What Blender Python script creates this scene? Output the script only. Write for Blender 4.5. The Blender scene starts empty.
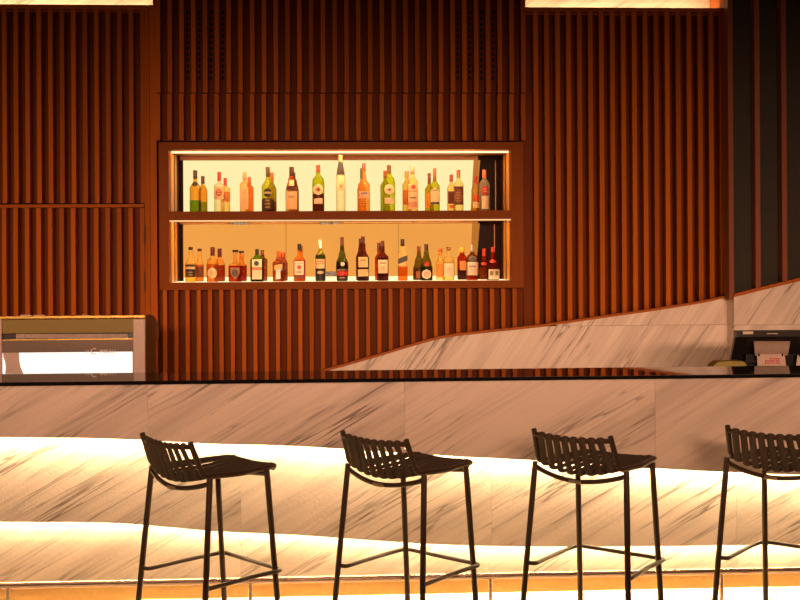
import bpy, bmesh, math, random
from mathutils import Vector, Matrix
random.seed(7)
PI = math.pi
SC = bpy.context.scene
COL = SC.collection

# ------------------------------------------------------------------ camera model (800 x 600 frame)
F, PSI, ROLL, HY, CH = 1200.0, math.radians(3.0), math.radians(0.33), 257.0, 1.66

def depth_scale(x, y):
    return F / (y * math.cos(PSI) + x * math.sin(PSI))

def at(px, py, Y):
    """the point of the vertical plane y = Y that is seen at pixel px, py"""
    a, b = px - 400.0, py - HY
    cr, sr = math.cos(ROLL), math.sin(ROLL)
    u, v = a * cr - b * sr, a * sr + b * cr
    c, s = math.cos(PSI), math.sin(PSI)
    lat, dep, up = u / F, 1.0, -v / F
    dx, dy = lat * c + dep * s, dep * c - lat * s
    t = Y / dy
    return Vector((dx * t, Y, CH + up * t))

def row_of(p):
    c, s = math.cos(PSI), math.sin(PSI)
    dep = p.y * c + p.x * s; lat = p.x * c - p.y * s
    u, v = F * lat / dep, -F * (p.z - CH) / dep
    return HY - u * math.sin(ROLL) + v * math.cos(ROLL)

cam_data = bpy.data.cameras.new('camera')
cam = bpy.data.objects.new('camera', cam_data); COL.objects.link(cam)
cam_data.sensor_width = 36.0
cam_data.lens = F * 36.0 / 800.0
cam_data.shift_y = -(300.0 - HY) / 800.0
cam_data.clip_start = 0.05
cam.matrix_world = (Matrix.Translation((0, 0, CH)) @ Matrix.Rotation(-PSI, 4, 'Z')
                    @ Matrix.Rotation(PI / 2, 4, 'X') @ Matrix.Rotation(-ROLL, 4, 'Z'))
SC.camera = cam
SC.view_settings.view_transform = 'Standard'
SC.view_settings.look = 'None'
SC.view_settings.exposure = 0.0
SC.view_settings.gamma = 1.0
SC.view_settings.use_curve_mapping = False
SC.cycles.max_bounces = 14
SC.cycles.transparent_max_bounces = 24
SC.cycles.sample_clamp_indirect = 6.0
SC.cycles.use_denoising = True

# ------------------------------------------------------------------ materials
def lin(c):
    return tuple(((v / 255) / 12.92 if v / 255 <= .04045 else ((v / 255 + .055) / 1.055) ** 2.4) for v in c)

MATS = {}
def new_mat(name):
    m = bpy.data.materials.new(name); m.use_nodes = True
    nt = m.node_tree; nt.nodes.clear()
    out = nt.nodes.new('ShaderNodeOutputMaterial')
    return m, nt, out

def N(nt, kind, **kw):
    n = nt.nodes.new(kind)
    for k, v in kw.items():
        if k in n.inputs: n.inputs[k].default_value = v
        else: setattr(n, k, v)
    return n

def c4(c): return (c[0], c[1], c[2], 1)

def plain(name, col, rough=.5, metal=0., bump=0., bscale=200., vary=0.12):
    """a plain surface with a faint procedural mottle"""
    if name in MATS: return MATS[name]
    m, nt, out = new_mat(name)
    b = N(nt, 'ShaderNodeBsdfPrincipled', Roughness=rough, Metallic=metal)
    tc = N(nt, 'ShaderNodeTexCoord'); no = N(nt, 'ShaderNodeTexNoise', Scale=40., Detail=3.)
    nt.links.new(tc.outputs['Object'], no.inputs['Vector'])
    mx = N(nt, 'ShaderNodeMixRGB', blend_type='MIX')
    mx.inputs[1].default_value = c4([v * (1 - vary) for v in col]); mx.inputs[2].default_value = c4([min(1, v * (1 + vary)) for v in col])
    nt.links.new(no.outputs['Fac'], mx.inputs[0]); nt.links.new(mx.outputs[0], b.inputs['Base Color'])
    if bump:
        n2 = N(nt, 'ShaderNodeTexNoise', Scale=bscale, Detail=2.); bp = N(nt, 'ShaderNodeBump', Strength=bump, Distance=.002)
        nt.links.new(tc.outputs['Object'], n2.inputs['Vector'])
        nt.links.new(n2.outputs['Fac'], bp.inputs['Height']); nt.links.new(bp.outputs[0], b.inputs['Normal'])
    nt.links.new(b.outputs[0], out.inputs[0])
    MATS[name] = m
    return m

def rgb(c, rough=.55):
    return plain('paint_%d_%d_%d' % tuple(c), lin(c), rough)

def emit(name, col, strength, mottle=0.):
    m, nt, out = new_mat(name)
    e = N(nt, 'ShaderNodeEmission', Strength=strength); e.inputs['Color'].default_value = c4(col)
    if mottle:
        tc = N(nt, 'ShaderNodeTexCoord'); no = N(nt, 'ShaderNodeTexNoise', Scale=3., Detail=5.)
        nt.links.new(tc.outputs['Object'], no.inputs['Vector'])
        mx = N(nt, 'ShaderNodeMixRGB')
        mx.inputs[1].default_value = c4([v * (1 - mottle) for v in col]); mx.inputs[2].default_value = c4(col)
        nt.links.new(no.outputs['Fac'], mx.inputs[0]); nt.links.new(mx.outputs[0], e.inputs['Color'])
    nt.links.new(e.outputs[0], out.inputs[0])
    MATS[name] = m
    return m

def wood(name, dark, light, rough=.42):
    m, nt, out = new_mat(name)
    b = N(nt, 'ShaderNodeBsdfPrincipled', Roughness=rough); b.inputs['Specular IOR Level'].default_value = .05
    tc = N(nt, 'ShaderNodeTexCoord'); mp = N(nt, 'ShaderNodeMapping'); mp.inputs['Scale'].default_value = (60, 60, 2.2)
    geo = N(nt, 'ShaderNodeNewGeometry')
    off = N(nt, 'ShaderNodeVectorMath', operation='ADD'); sc = N(nt, 'ShaderNodeVectorMath', operation='SCALE'); sc.inputs['Scale'].default_value = 9.
    cb = N(nt, 'ShaderNodeCombineXYZ')
    nt.links.new(geo.outputs['Random Per Island'], cb.inputs[2]); nt.links.new(geo.outputs['Random Per Island'], cb.inputs[0])
    nt.links.new(cb.outputs[0], sc.inputs[0]); nt.links.new(tc.outputs['Object'], off.inputs[0]); nt.links.new(sc.outputs[0], off.inputs[1])
    nt.links.new(off.outputs[0], mp.inputs['Vector'])
    no = N(nt, 'ShaderNodeTexNoise', Scale=1., Detail=5., Roughness=.6); nt.links.new(mp.outputs[0], no.inputs['Vector'])
    ad = N(nt, 'ShaderNodeMath', operation='MULTIPLY_ADD'); ad.inputs[1].default_value = .55; 
    nt.links.new(geo.outputs['Random Per Island'], ad.inputs[0])
    s2 = N(nt, 'ShaderNodeMath', operation='MULTIPLY'); s2.inputs[1].default_value = .75; nt.links.new(no.outputs['Fac'], s2.inputs[0])
    nt.links.new(s2.outputs[0], ad.inputs[2])
    mx = N(nt, 'ShaderNodeMixRGB'); mx.inputs[1].default_value = c4(dark); mx.inputs[2].default_value = c4(light)
    nt.links.new(ad.outputs[0], mx.inputs[0]); nt.links.new(mx.outputs[0], b.inputs['Base Color'])
    bp = N(nt, 'ShaderNodeBump', Strength=.15, Distance=.001); nt.links.new(no.outputs['Fac'], bp.inputs['Height']); nt.links.new(bp.outputs[0], b.inputs['Normal'])
    nt.links.new(b.outputs[0], out.inputs[0])
    MATS[name] = m
    return m

def marble(name, base, streak, vein, angle, rough=.45):
    """pale stone with long slanting streaks; every slab takes its own cut of the pattern"""
    m, nt, out = new_mat(name)
    L = nt.links.new
    b = N(nt, 'ShaderNodeBsdfPrincipled', Roughness=rough)
    tc = N(nt, 'ShaderNodeTexCoord'); oi = N(nt, 'ShaderNodeObjectInfo')
    cb = N(nt, 'ShaderNodeCombineXYZ'); mu = N(nt, 'ShaderNodeMath', operation='MULTIPLY'); mu.inputs[1].default_value = 17.
    L(oi.outputs['Random'], mu.inputs[0]); L(mu.outputs[0], cb.inputs[0]); L(mu.outputs[0], cb.inputs[2])
    ad = N(nt, 'ShaderNodeVectorMath', operation='ADD'); L(tc.outputs['Object'], ad.inputs[0]); L(cb.outputs[0], ad.inputs[1])
    ro = N(nt, 'ShaderNodeVectorRotate', rotation_type='Y_AXIS'); ro.inputs['Angle'].default_value = math.radians(angle)
    L(ad.outputs[0], ro.inputs['Vector'])
    def stretched(sx, sz, detail, dist=0.):
        mp = N(nt, 'ShaderNodeMapping'); mp.inputs['Scale'].default_value = (sx, 1., sz); L(ro.outputs[0], mp.inputs['Vector'])
        no = N(nt, 'ShaderNodeTexNoise', Scale=1., Detail=detail, Roughness=.58, Distortion=dist); L(mp.outputs[0], no.inputs['Vector'])
        return no.outputs['Fac']
    def ramp(src, stops):
        r = N(nt, 'ShaderNodeValToRGB'); L(src, r.inputs[0]); e = r.color_ramp.elements
        e[0].position, e[0].color = stops[0][0], (stops[0][1],) * 3 + (1,)
        e[1].position, e[1].color = stops[-1][0], (stops[-1][1],) * 3 + (1,)
        for p, v in stops[1:-1]:
            q = e.new(p); q.color = (v,) * 3 + (1,)
        return r.outputs[0]
    broad = ramp(stretched(.7, 9., 5., .15), [(.46, 0.), (.58, .5), (.70, 1.)])
    fine = ramp(stretched(1.1, 40., 5., .1), [(.5, 0.), (.74, .8)])
    hair = stretched(.42, 8.5, 4., .12)
    veins = ramp(hair, [(.44, 0.), (.485, .22), (.497, 1.), (.505, .9), (.511, 0.)])
    hair2 = stretched(.5, 13., 3., .15)
    veins2 = ramp(hair2, [(.575, 0.), (.592, .8), (.602, 0.)])
    gate = ramp(stretched(1.1, 3.2, 2.), [(.42, 0.), (.60, 1.)])
    def mix(fac, a, col, k):
        s = N(nt, 'ShaderNodeMath', operation='MULTIPLY'); s.inputs[1].default_value = k; L(fac, s.inputs[0])
        mx = N(nt, 'ShaderNodeMixRGB'); L(s.outputs[0], mx.inputs[0])
        if isinstance(a, tuple): mx.inputs[1].default_value = c4(a)
        else: L(a, mx.inputs[1])
        mx.inputs[2].default_value = c4(col)
        return mx.outputs[0]
    def times(a, bb):
        s = N(nt, 'ShaderNodeMath', operation='MULTIPLY'); L(a, s.inputs[0]); L(bb, s.inputs[1]); return s.outputs[0]
    c = mix(broad, base, streak, .55)
    c = mix(fine, c, streak, .5)
    c = mix(times(veins, gate), c, vein, .85)
    c = mix(times(veins2, gate), c, vein, .7)
    L(c, b.inputs['Base Color'])
    n3 = N(nt, 'ShaderNodeTexNoise', Scale=70., Detail=3.); L(tc.outputs['Object'], n3.inputs['Vector'])
    bp = N(nt, 'ShaderNodeBump', Strength=.35, Distance=.004); L(n3.outputs['Fac'], bp.inputs['Height']); L(bp.outputs[0], b.inputs['Normal'])
    L(b.outputs[0], out.inputs[0])
    MATS[name] = m
    return m

def tinted(col, frost=0.16, edge=.62):
    """bottle glass: clear tint, denser where the wall is seen edge on, with a gloss"""
    name = 'glass_%d_%d_%d_%d' % (*col, int(frost * 100))
    if name in MATS: return MATS[name]
    m, nt, out = new_mat(name); L = nt.links.new
    lw = N(nt, 'ShaderNodeLayerWeight', Blend=.35)
    l = [math.sqrt(v) for v in lin(col)]
    mx = N(nt, 'ShaderNodeMixRGB'); mx.inputs[1].default_value = c4(l); mx.inputs[2].default_value = c4([v * edge for v in l])
    L(lw.outputs['Facing'], mx.inputs[0])
    tr = N(nt, 'ShaderNodeBsdfTransparent'); L(mx.outputs[0], tr.inputs[0])
    pr = N(nt, 'ShaderNodeBsdfPrincipled', Roughness=.12); pr.inputs['Base Color'].default_value = c4(lin(col))
    ms = N(nt, 'ShaderNodeMixShader', Fac=frost); L(tr.outputs[0], ms.inputs[1]); L(pr.outputs[0], ms.inputs[2])
    L(ms.outputs[0], out.inputs[0])
    MATS[name] = m
    return m

M_slat = wood('slat_wood', (.19, .041, .0016), (.50, .118, .0042))
M_board = wood('board_wood', (.095, .018, .0009), (.185, .038, .0018))
M_frame = wood('frame_wood', (.15, .033, .002), (.27, .064, .004))
M_trim = wood('trim_wood', (.26, .065, .012), (.40, .11, .02))
M_pinkslat = wood('rose_wood', (.17, .056, .030), (.27, .092, .052))
M_grey = plain('grey_felt', (.035, .029, .020), .9, bump=.3)
M_bar = marble('bar_marble', (.74, .60, .51), (.38, .29, .25), (.13, .09, .07), 30.)
M_wallmarble = marble('wall_marble', (.74, .62, .53), (.40, .31, .26), (.15, .105, .08), 55.)
M_black = plain('black_polished_stone', (.006, .005, .005), .035, vary=.3)
M_core = plain('core_board', (.05, .03, .02), .8)
M_led = emit('warm_led', (1., .75, .40), 150.)
M_led2 = emit('warm_led_low', (1., .75, .40), 76.)
M_kick = emit('kick_led', (1., .72, .36), 170.)
M_tube = emit('tube_led', (1., .56, .26), 2.6)
M_tube2 = emit('shelf_led', (1., .55, .24), 1.2)
M_glow_hi = emit('upper_glow', (1., .84, .40), 1.05, .06)
M_glow_lo = emit('lower_glow', (1., .40, .075), .95, .14)
M_ledge = emit('ledge_glow', (1., .72, .36), 1.6)
M_brass = plain('brass', (.85, .52, .20), .32, .9)
M_rail = plain('brushed_metal', (.52, .37, .29), .25, 1.)
M_stoolmetal = plain('stool_metal', (.080, .047, .025), .42, .3, bump=.15, bscale=400.)
M_rope = plain('stool_rope', (.072, .047, .024), .8, bump=.8, bscale=260., vary=.35)
M_tag = plain('tag_metal', (.55, .42, .3), .35, .6)
M_darkplastic = plain('dark_plastic', (.012, .009, .008), .25)
M_darkgloss = plain('dark_glass', (.014, .004, .002), .4)
M_darkgloss.node_tree.nodes['Principled BSDF'].inputs['Specular IOR Level'].default_value = .05
M_paper = plain('paper', (.75, .58, .46), .7)
M_card = plain('card', (.70, .52, .42), .6)
M_red = plain('red_print', (.62, .05, .08), .6)
M_olive = plain('olive_metal', (.24, .17, .022), .5, .1)
M_gold = plain('gold_metal', (.62, .42, .10), .25, .8)
M_silver = plain('satin_metal', (.60, .46, .40), .5, .1)
M_brownpanel = plain('brown_panel', (.26, .14, .06), .45, .1)
M_smoke = plain('smoked_panel', (.15, .095, .062), .4, .1)
M_reflection = emit('painted_reflection', (1., .92, .80), 1.25)  # emission stands in for a bright reflection
M_letter = plain('letter_metal', (.9, .78, .66), .4, .0)
M_floor = plain('floor_stone', (.52, .44, .36), .5, bump=.1)
M_hole = plain('vent_black', (.004, .002, .001), .9)
M_sideglow = plain('niche_side_glow', (.90, .38, .065), .5)  # bright orange stands in for LED light on the niche sides
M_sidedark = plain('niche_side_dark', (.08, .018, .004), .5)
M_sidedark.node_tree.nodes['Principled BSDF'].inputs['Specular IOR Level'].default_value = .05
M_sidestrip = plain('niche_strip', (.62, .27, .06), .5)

# ------------------------------------------------------------------ mesh helpers
def obj(name, bm, mat, parent=None, smooth=False, sharp=40):
    bmesh.ops.recalc_face_normals(bm, faces=bm.faces[:])
    me = bpy.data.meshes.new(name)
    if smooth:
        for f in bm.faces: f.smooth = True
        for e in bm.edges:
            if len(e.link_faces) == 2 and e.calc_face_angle(0) > math.radians(sharp): e.smooth = False
    bm.to_mesh(me); bm.free()
    for mm in (mat if isinstance(mat, (list, tuple)) else [mat]): me.materials.append(mm)
    o = bpy.data.objects.new(name, me); COL.objects.link(o)
    if parent is not None:
        o.parent = parent
        pw = Vector((0, 0, 0)); q = parent
        while q is not None:
            pw += q.location; q = q.parent
        root = parent
        while root.parent is not None: root = root.parent
        if root.get('world_built'): me.transform(Matrix.Translation(-pw))
    return o

def thing(name, label, cat, loc=(0, 0, 0), group=None, rotz=0., world=True):
    o = bpy.data.objects.new(name, None); COL.objects.link(o)
    o.location = loc; o.rotation_euler = (0, 0, rotz); o.empty_display_size = .05
    o['label'] = label; o['category'] = cat
    if group: o['group'] = group
    if world: o['world_built'] = 1
    return o

def struct(name, bm, mat, label=None, parent=None):
    o = obj(name, bm, mat, parent)
    if parent is None: o['kind'] = 'structure'
    if label: o['label'] = label
    return o

def box(bm, x0, x1, y0, y1, z0, z1):
    v = [bm.verts.new(p) for p in ((x0, y0, z0), (x1, y0, z0), (x1, y1, z0), (x0, y1, z0), (x0, y0, z1), (x1, y0, z1), (x1, y1, z1), (x0, y1, z1))]
    for f in ((0, 1, 2, 3), (4, 7, 6, 5), (0, 4, 5, 1), (1, 5, 6, 2), (2, 6, 7, 3), (3, 7, 4, 0)):
        bm.faces.new([v[i] for i in f])

def bbox(x0, x1, y0, y1, z0, z1, bevel=0.):
    bm = bmesh.new(); box(bm, x0, x1, y0, y1, z0, z1)
    if bevel: bmesh.ops.bevel(bm, geom=bm.edges[:], offset=bevel, segments=2, affect='EDGES', profile=.6)
    return bm

def pxbox(bm, x0, x1, ya, yb, Y0, Y1):
    """box whose face at depth Y0 spans those pixels"""
    a, b = at(x0, (ya + yb) / 2, Y0), at(x1, (ya + yb) / 2, Y0)
    t, u = at((x0 + x1) / 2, ya, Y0), at((x0 + x1) / 2, yb, Y0)
    box(bm, a.x, b.x, Y0, Y1, u.z, t.z)

def prism(bm, pts, Y0, Y1):
    """polygon in x,z extruded from y = Y0 to Y1"""
    a = [bm.verts.new((p[0], Y0, p[1])) for p in pts]; b = [bm.verts.new((p[0], Y1, p[1])) for p in pts]
    n = len(pts)
    bm.faces.new(a); bm.faces.new(b[::-1])
    for i in range(n): bm.faces.new((a[i], b[i], b[(i + 1) % n], a[(i + 1) % n]))

def band(bm, top, bot, Y0, Y1):
    """strip between two polylines of equal length (x,z), as a solid"""
    n = len(top)
    f = [[bm.verts.new((p[0], Y, p[1])) for p in ln] for Y in (Y0, Y1) for ln in (top, bot)]
    for i in range(n - 1):
        bm.faces.new((f[0][i], f[0][i + 1], f[1][i + 1], f[1][i])); bm.faces.new((f[2][i], f[3][i], f[3][i + 1], f[2][i + 1]))
        bm.faces.new((f[0][i], f[2][i], f[2][i + 1], f[0][i + 1])); bm.faces.new((f[1][i], f[1][i + 1], f[3][i + 1], f[3][i]))
    for i in (0, n - 1): bm.faces.new((f[0][i], f[1][i], f[3][i], f[2][i]))

def tube(bm, pts, r, seg=10, closed=False, flat=None, cap=True):
    """tube along pts; flat = (half width, half thickness, side vector) gives an oval strap"""
    pts = [Vector(p) for p in pts]; n = len(pts); rings = []
    ref = None
    for i, p in enumerate(pts):
        if closed: t = pts[(i + 1) % n] - pts[i - 1]
        else: t = (pts[min(i + 1, n - 1)] - pts[max(i - 1, 0)])
        t.normalize()
        if flat: side = Vector(flat[2])
        else:
            if ref is None: ref = Vector((0, 0, 1)) if abs(t.z) < .9 else Vector((1, 0, 0))
            side = ref - t * ref.dot(t)
            side.normalize(); ref = side
        side = (side - t * side.dot(t)).normalized(); up = t.cross(side)
        ra, rb = (flat[0], flat[1]) if flat else ((r[i], r[i]) if isinstance(r, (list, tuple)) else (r, r))
        rings.append([bm.verts.new(p + side * ra * math.cos(2 * PI * k / seg) + up * rb * math.sin(2 * PI * k / seg)) for k in range(seg)])
    for i in range(n if closed else n - 1):
        a, b = rings[i], rings[(i + 1) % n]
        for k in range(seg): bm.faces.new((a[k], a[(k + 1) % seg], b[(k + 1) % seg], b[k]))
    if not closed and cap:
        bm.faces.new(rings[0][::-1]); bm.faces.new(rings[-1])

def rounded(pts, rad, seg=5):
    """polyline with its inner corners rounded"""
    pts = [Vector(p) for p in pts]; out = [pts[0]]
    for i in range(1, len(pts) - 1):
        a, b, c = pts[i - 1], pts[i], pts[i + 1]
        d0, d1 = (a - b), (c - b)
        q = min(rad, d0.length * .49, d1.length * .49)
        p0, p1 = b + d0.normalized() * q, b + d1.normalized() * q
        for k in range(seg + 1):
            t = k / seg
            out.append(p0 * (1 - t) ** 2 + b * 2 * t * (1 - t) + p1 * t ** 2)
    out.append(pts[-1])
    return out

def lathe(bm, prof, seg=20, pos=(0, 0, 0)):
    px, py, pz = pos; rings = []
    for r, z in prof:
        rings.append([bm.verts.new((px + r * math.cos(2 * PI * k / seg), py + r * math.sin(2 * PI * k / seg), pz + z)) for k in range(seg)])
    for a, b in zip(rings, rings[1:]):
        for k in range(seg): bm.faces.new((a[k], a[(k + 1) % seg], b[(k + 1) % seg], b[k]))
    bm.faces.new(rings[0][::-1]); bm.faces.new(rings[-1])

def text_polys(s, height):
    """outline of a word as vertices and faces, centred, cap height = height"""
    cu = bpy.data.curves.new('lettering', 'FONT'); cu.body = s; cu.align_x = 'CENTER'; cu.size = 1.; cu.resolution_u = 2
    to = bpy.data.objects.new('lettering', cu); COL.objects.link(to)
    dg = bpy.context.evaluated_depsgraph_get(); dg.update()
    me = to.evaluated_get(dg).to_mesh()
    vs = [(v.co.x, v.co.y) for v in me.vertices]; fs = [tuple(p.vertices) for p in me.polygons]
    to.evaluated_get(dg).to_mesh_clear()
    bpy.data.objects.remove(to); bpy.data.curves.remove(cu)
    k = height / .7
    return [(x * k, y * k - height / 2) for x, y in vs], fs

# ------------------------------------------------------------------ the setting: floor and slatted back wall
YW = 7.90          # front of the slats
YB = YW + .085     # backing board
struct('floor', bbox(-5, 5.5, -2.0, 9.2, -.05, 0), M_floor, 'floor of the bar room')

LX, RX, TOPY = -70, 870, -45     # how far the wall runs on past the picture

def backing(bm, x0, x1, ya, yb, Yf=YB, th=.05):
    n = len(bm.faces); pxbox(bm, x0, x1, ya, yb, Yf, Yf + th)
    for f in list(bm.faces)[n:]: f.material_index = 1

def slats(bm, lefts, width, ya, yb, Y=YW, D=.095):
    for x in lefts: pxbox(bm, x, x + width, ya, yb, Y, Y + D)

W_back = bpy.data.objects.new('wall_back', None); COL.objects.link(W_back); W_back['kind'] = 'structure'; W_back['label'] = 'wooden slat wall behind the bar'
# above and below the bottle niche
bm = bmesh.new(); backing(bm, 153, 524.5, TOPY, 93)
slats(bm, [155.6 + 11.79 * k for k in range(32)], 4.4, TOPY, 92.6); obj('slat_panel', bm, [M_slat, M_board], W_back)
bm = bmesh.new(); backing(bm, 153, 524.5, 93.4, 141)
slats(bm, [155.6 + 11.79 * k for k in range(32)], 4.4, 93.6, 140.5); obj('slat_panel', bm, [M_slat, M_board], W_back)
bm = bmesh.new(); backing(bm, 153, 533, 289, 420)
slats(bm, [163.2 + 11.28 * k for k in range(32)], 4.0, 288.5, 420); obj('slat_panel', bm, [M_slat, M_board], W_back)
bm = bmesh.new(); backing(bm, 144.5, 158, 8.5, 420, YB - .03); pxbox(bm, 155.2, 159, TOPY, 9, YW + .001, YB); pxbox(bm, 144.8, 150, 9, 420, YW + .004, YB); pxbox(bm, 150.4, 157, 9, 420, YW + .002, YB)
backing(bm, 523.5, 533, 93, 420, YB - .02); pxbox(bm, 521.6, 525, TOPY, 8, YW + .001, YB); pxbox(bm, 724.5, 729, TOPY, 8, YW + .001, YB)
obj('corner_board', bm, [M_slat, M_board], W_back)
# left bay: slats over the jib door, lit niche above
LEFT = [2.3 + 11.52 * k for k in range(-6, 13)]
bm = bmesh.new(); backing(bm, LX, 145, 5, 203.5); slats(bm, LEFT, 4.4, 8.8, 203.2); pxbox(bm, LX, 157, 4.4, 9, YW - .003, YB + .02); obj('slat_panel', bm, [M_slat, M_board], W_back)
# right bay
RIGHT = [534.4 + 10.95 * k for k in range(18)]
bm = bmesh.new(); backing(bm, 524, 727, 8, 420); slats(bm, RIGHT, 4.5, 11.4, 420, D=.095); pxbox(bm, 524, 727, 7.6, 11.6, YW - .003, YB + .02); obj('slat_panel', bm, [M_slat, M_board], W_back)
# board behind everything so that no bay is open
p, q = at(LX, 500, YB + .6), at(RX, 500, YB + .6)
obj('rear_board', bbox(p.x - .3, q.x + .3, YB + .6, YB + .65, 0, 4.2), M_core, W_back)
# base of the wall
p, q = at(LX, 420, YB), at(RX, 420, YB); obj('lower_board', bbox(p.x, q.x, YB, YB + .05, 0, p.z), M_board, W_back)

# jib door in the left bay
D1 = bpy.data.objects.new('door_1', None); COL.objects.link(D1); D1['kind'] = 'structure'; D1['label'] = 'slatted wooden jib door left of the bottle niche'
bm = bmesh.new(); backing(bm, LX, 144.2, 204.5, 420); slats(bm, LEFT, 4.4, 208, 420); pxbox(bm, LX, 144.2, 204.4, 207.6, YW - .004, YB + .02)
obj('door_leaf', bm, [M_slat, M_board], D1)
for ya, yb in ((225, 244.5), (273, 291)):
    a, b = at(144.8, ya, YW - .006), at(144.8, yb, YW - .006)
    bm = bmesh.new(); tube(bm, [(a.x, YW - .006, b.z + (a.z - b.z) * t) for t in (0, 1)], .0045, 8)
    for k in range(1, 4): tube(bm, [(a.x, YW - .006, b.z + (a.z - b.z) * (k / 4 - .012)), (a.x, YW - .006, b.z + (a.z - b.z) * (k / 4 + .012))], .0056, 8)
    obj('hinge', bm, plain('hinge_metal', (.16, .07, .03), .4, .6), D1)

# lit marble recesses high in the wall
def light_recess(n, x0, x1, y_sill, label):
    r = bpy.data.objects.new('window_%d' % n, None); COL.objects.link(r); r['kind'] = 'structure'; r['label'] = label
    a, b = at(x0, y_sill, YW), at(x1, y_sill, YW)
    zs, zt = a.z, a.z + .55
    Yb = YW + .32
    bm = bmesh.new(); box(bm, a.x - .12, b.x + .12, Yb, Yb + .03, zs - .06, zt); obj('marble_back', bm, M_recess, r)
    bm = bmesh.new(); box(bm, a.x - .03, b.x + .03, YW + .02, Yb, zs - .04, zs - .03); box(bm, a.x - .03, b.x + .03, YW, Yb, zt, zt + .03)
    box(bm, a.x - .03, a.x, YB, Yb, zs - .03, zt); box(bm, b.x, b.x + .03, YB, Yb, zs - .03, zt); obj('recess_lining', bm, M_trim, r)
    obj('light_strip', bbox(a.x + .02, b.x - .02, YW + .16, YW + .28, zs - .029, zs - .012), M_recess_led, r)
M_recess = marble('recess_marble', (.72, .56, .42), (.42, .30, .20), (.22, .14, .09), 30.)
M_recess_led = emit('recess_led', (1., .70, .40), 12.)
light_recess(1, LX, 155, 4.4, 'glowing marble recess above the left slats')
light_recess(2, 525, 724.5, 7.6, 'glowing marble recess above the right slats')

# ventilation holes between the slats
for grp, (cols, lab) in enumerate((((187.4, 199.2, 211.0, 222.8), 'block of round black vent holes above the left end of the niche'),
                                   ((457.6, 469.4, 481.2, 492.9), 'block of round black vent holes above the right end of the niche'))):
    c = at(sum(cols) / 4, 45, YB)
    g = thing('vent_grille', lab, 'vent', (c.x, YB, c.z))
    hole = None
    for x in cols:
        for k in range(12):
            p = at(x, 12.6 + 5.95 * k, YB)
            if hole is None:
                bm = bmesh.new(); lathe(bm, [(.0108, 0.), (.0108, .002), (.0092, .003)], 14)
                bmesh.ops.rotate(bm, verts=bm.verts[:], matrix=Matrix.Rotation(PI / 2, 3, 'X'))
                hole = obj('vent_hole', bm, M_hole); h = hole
            else:
                h = hole.copy(); COL.objects.link(h)
            h.parent = g; h.location = (p.x - c.x, 0, p.z - c.z)

# ------------------------------------------------------------------ pale stone wainscot with its sweeping top edge
def curve(pts, step=8.):
    """smooth curve through pixel points"""
    out = []
    for i in range(len(pts) - 1):
        p0, p1, p2, p3 = (pts[max(i - 1, 0)], pts[i], pts[i + 1], pts[min(i + 2, len(pts) - 1)])
        n = max(2, int((p2[0] - p1[0]) / step))
        for k in range(n):
            t = k / n
            m1 = (p2[1] - p0[1]) / (p2[0] - p0[0]) * (p2[0] - p1[0]); m2 = (p3[1] - p1[1]) / (p3[0] - p1[0]) * (p2[0] - p1[0])
            h = (2 * t ** 3 - 3 * t ** 2 + 1) * p1[1] + (t ** 3 - 2 * t ** 2 + t) * m1 + (-2 * t ** 3 + 3 * t ** 2) * p2[1] + (t ** 3 - t ** 2) * m2
            out.append((p1[0] + (p2[0] - p1[0]) * t, h))
    out.append(pts[-1]); return out

YM = YW - .045
wains = curve([(300, 379), (325, 371.5), (345, 366), (380, 356), (420, 344), (441, 338.5), (470, 334.5), (540, 327), (600, 318.5), (650, 311.5), (700, 303.5), (731, 296.7)])
YR = 7.72
wains_r = curve([(734, 297.2), (765, 289.5), (800, 281), (870, 262)])
W_st = bpy.data.objects.new('wall_stone', None); COL.objects.link(W_st); W_st['kind'] = 'structure'; W_st['label'] = 'pale veined stone wainscot sweeping up to the right'
def stone(line, Y, seam_px, th=.043, offset=0.):
    pts = [at(x, y, Y) for x, y in line]
    zs = at(line[-1][0], seam_px, Y).z
    lo = [(p.x, min(p.z, zs)) for p in pts]
    bm = bmesh.new(); band(bm, [(p.x, z - .001) for p, (_, z) in zip(pts, lo)], [(p.x, .3) for p in pts], Y, Y + th); obj('stone_slab', bm, M_wallmarble, W_st)
    up = [(p.x, p.z) for p in pts if p.z > zs + .004]
    bm = bmesh.new(); band(bm, up, [(x, zs + .0005) for x, z in up], Y, Y + th); obj('stone_slab', bm, M_wallmarble, W_st)
stone(wains, YM, 324.5)
stone(wains_r, YR, 323.8, .05)
a, b = at(729.5, 297, YM), at(734, 297, YR)
# stone return between the two planes
bm = bmesh.new(); z = at(734, 296, YR).z
prism(bm, [(b.x, .3), (b.x + .03, .3), (b.x + .03, z), (b.x, z)], YR + .05, YM + .04); obj('stone_return', bm, M_wallmarble, W_st)
def cap_strip(n, line, Y, th, h, lab):
    pts = [at(x, y, Y - .006) for x, y in line]
    bm = bmesh.new(); band(bm, [(p.x, p.z + h) for p in pts], [(p.x, p.z + .0005) for p in pts], Y - .006, Y + th)
    struct('trim_%d' % n, bm, M_trim, lab)
cap_strip(1, wains, YM, .04, .016, 'wooden strip along the sweeping stone edge')
cap_strip(2, wains_r, YR, .06, .022, 'wooden strip on the stone edge at the far right')
# projecting wall block at the far right with wide spaced slats
W_r = bpy.data.objects.new('wall_right', None); COL.objects.link(W_r); W_r['kind'] = 'structure'; W_r['label'] = 'projecting wall of wide spaced slats over dark grey panels'
bm = bmesh.new(); pxbox(bm, 731, RX, TOPY, 296, YR + .09, YR + .14); p = at(731, 100, YR + .09); q = at(RX, 100, YR + .09); box(bm, p.x, q.x, YR + .09, YR + .14, .3, at(731, 300, YR + .09).z); obj('grey_panel', bm, M_grey, W_r)
bm = bmesh.new(); slats(bm, [728.3 + 26.7 * k for k in range(6)], 4.9, TOPY, 300, YR + .012, .085); obj('slat_panel', bm, M_pinkslat, W_r)

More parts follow.
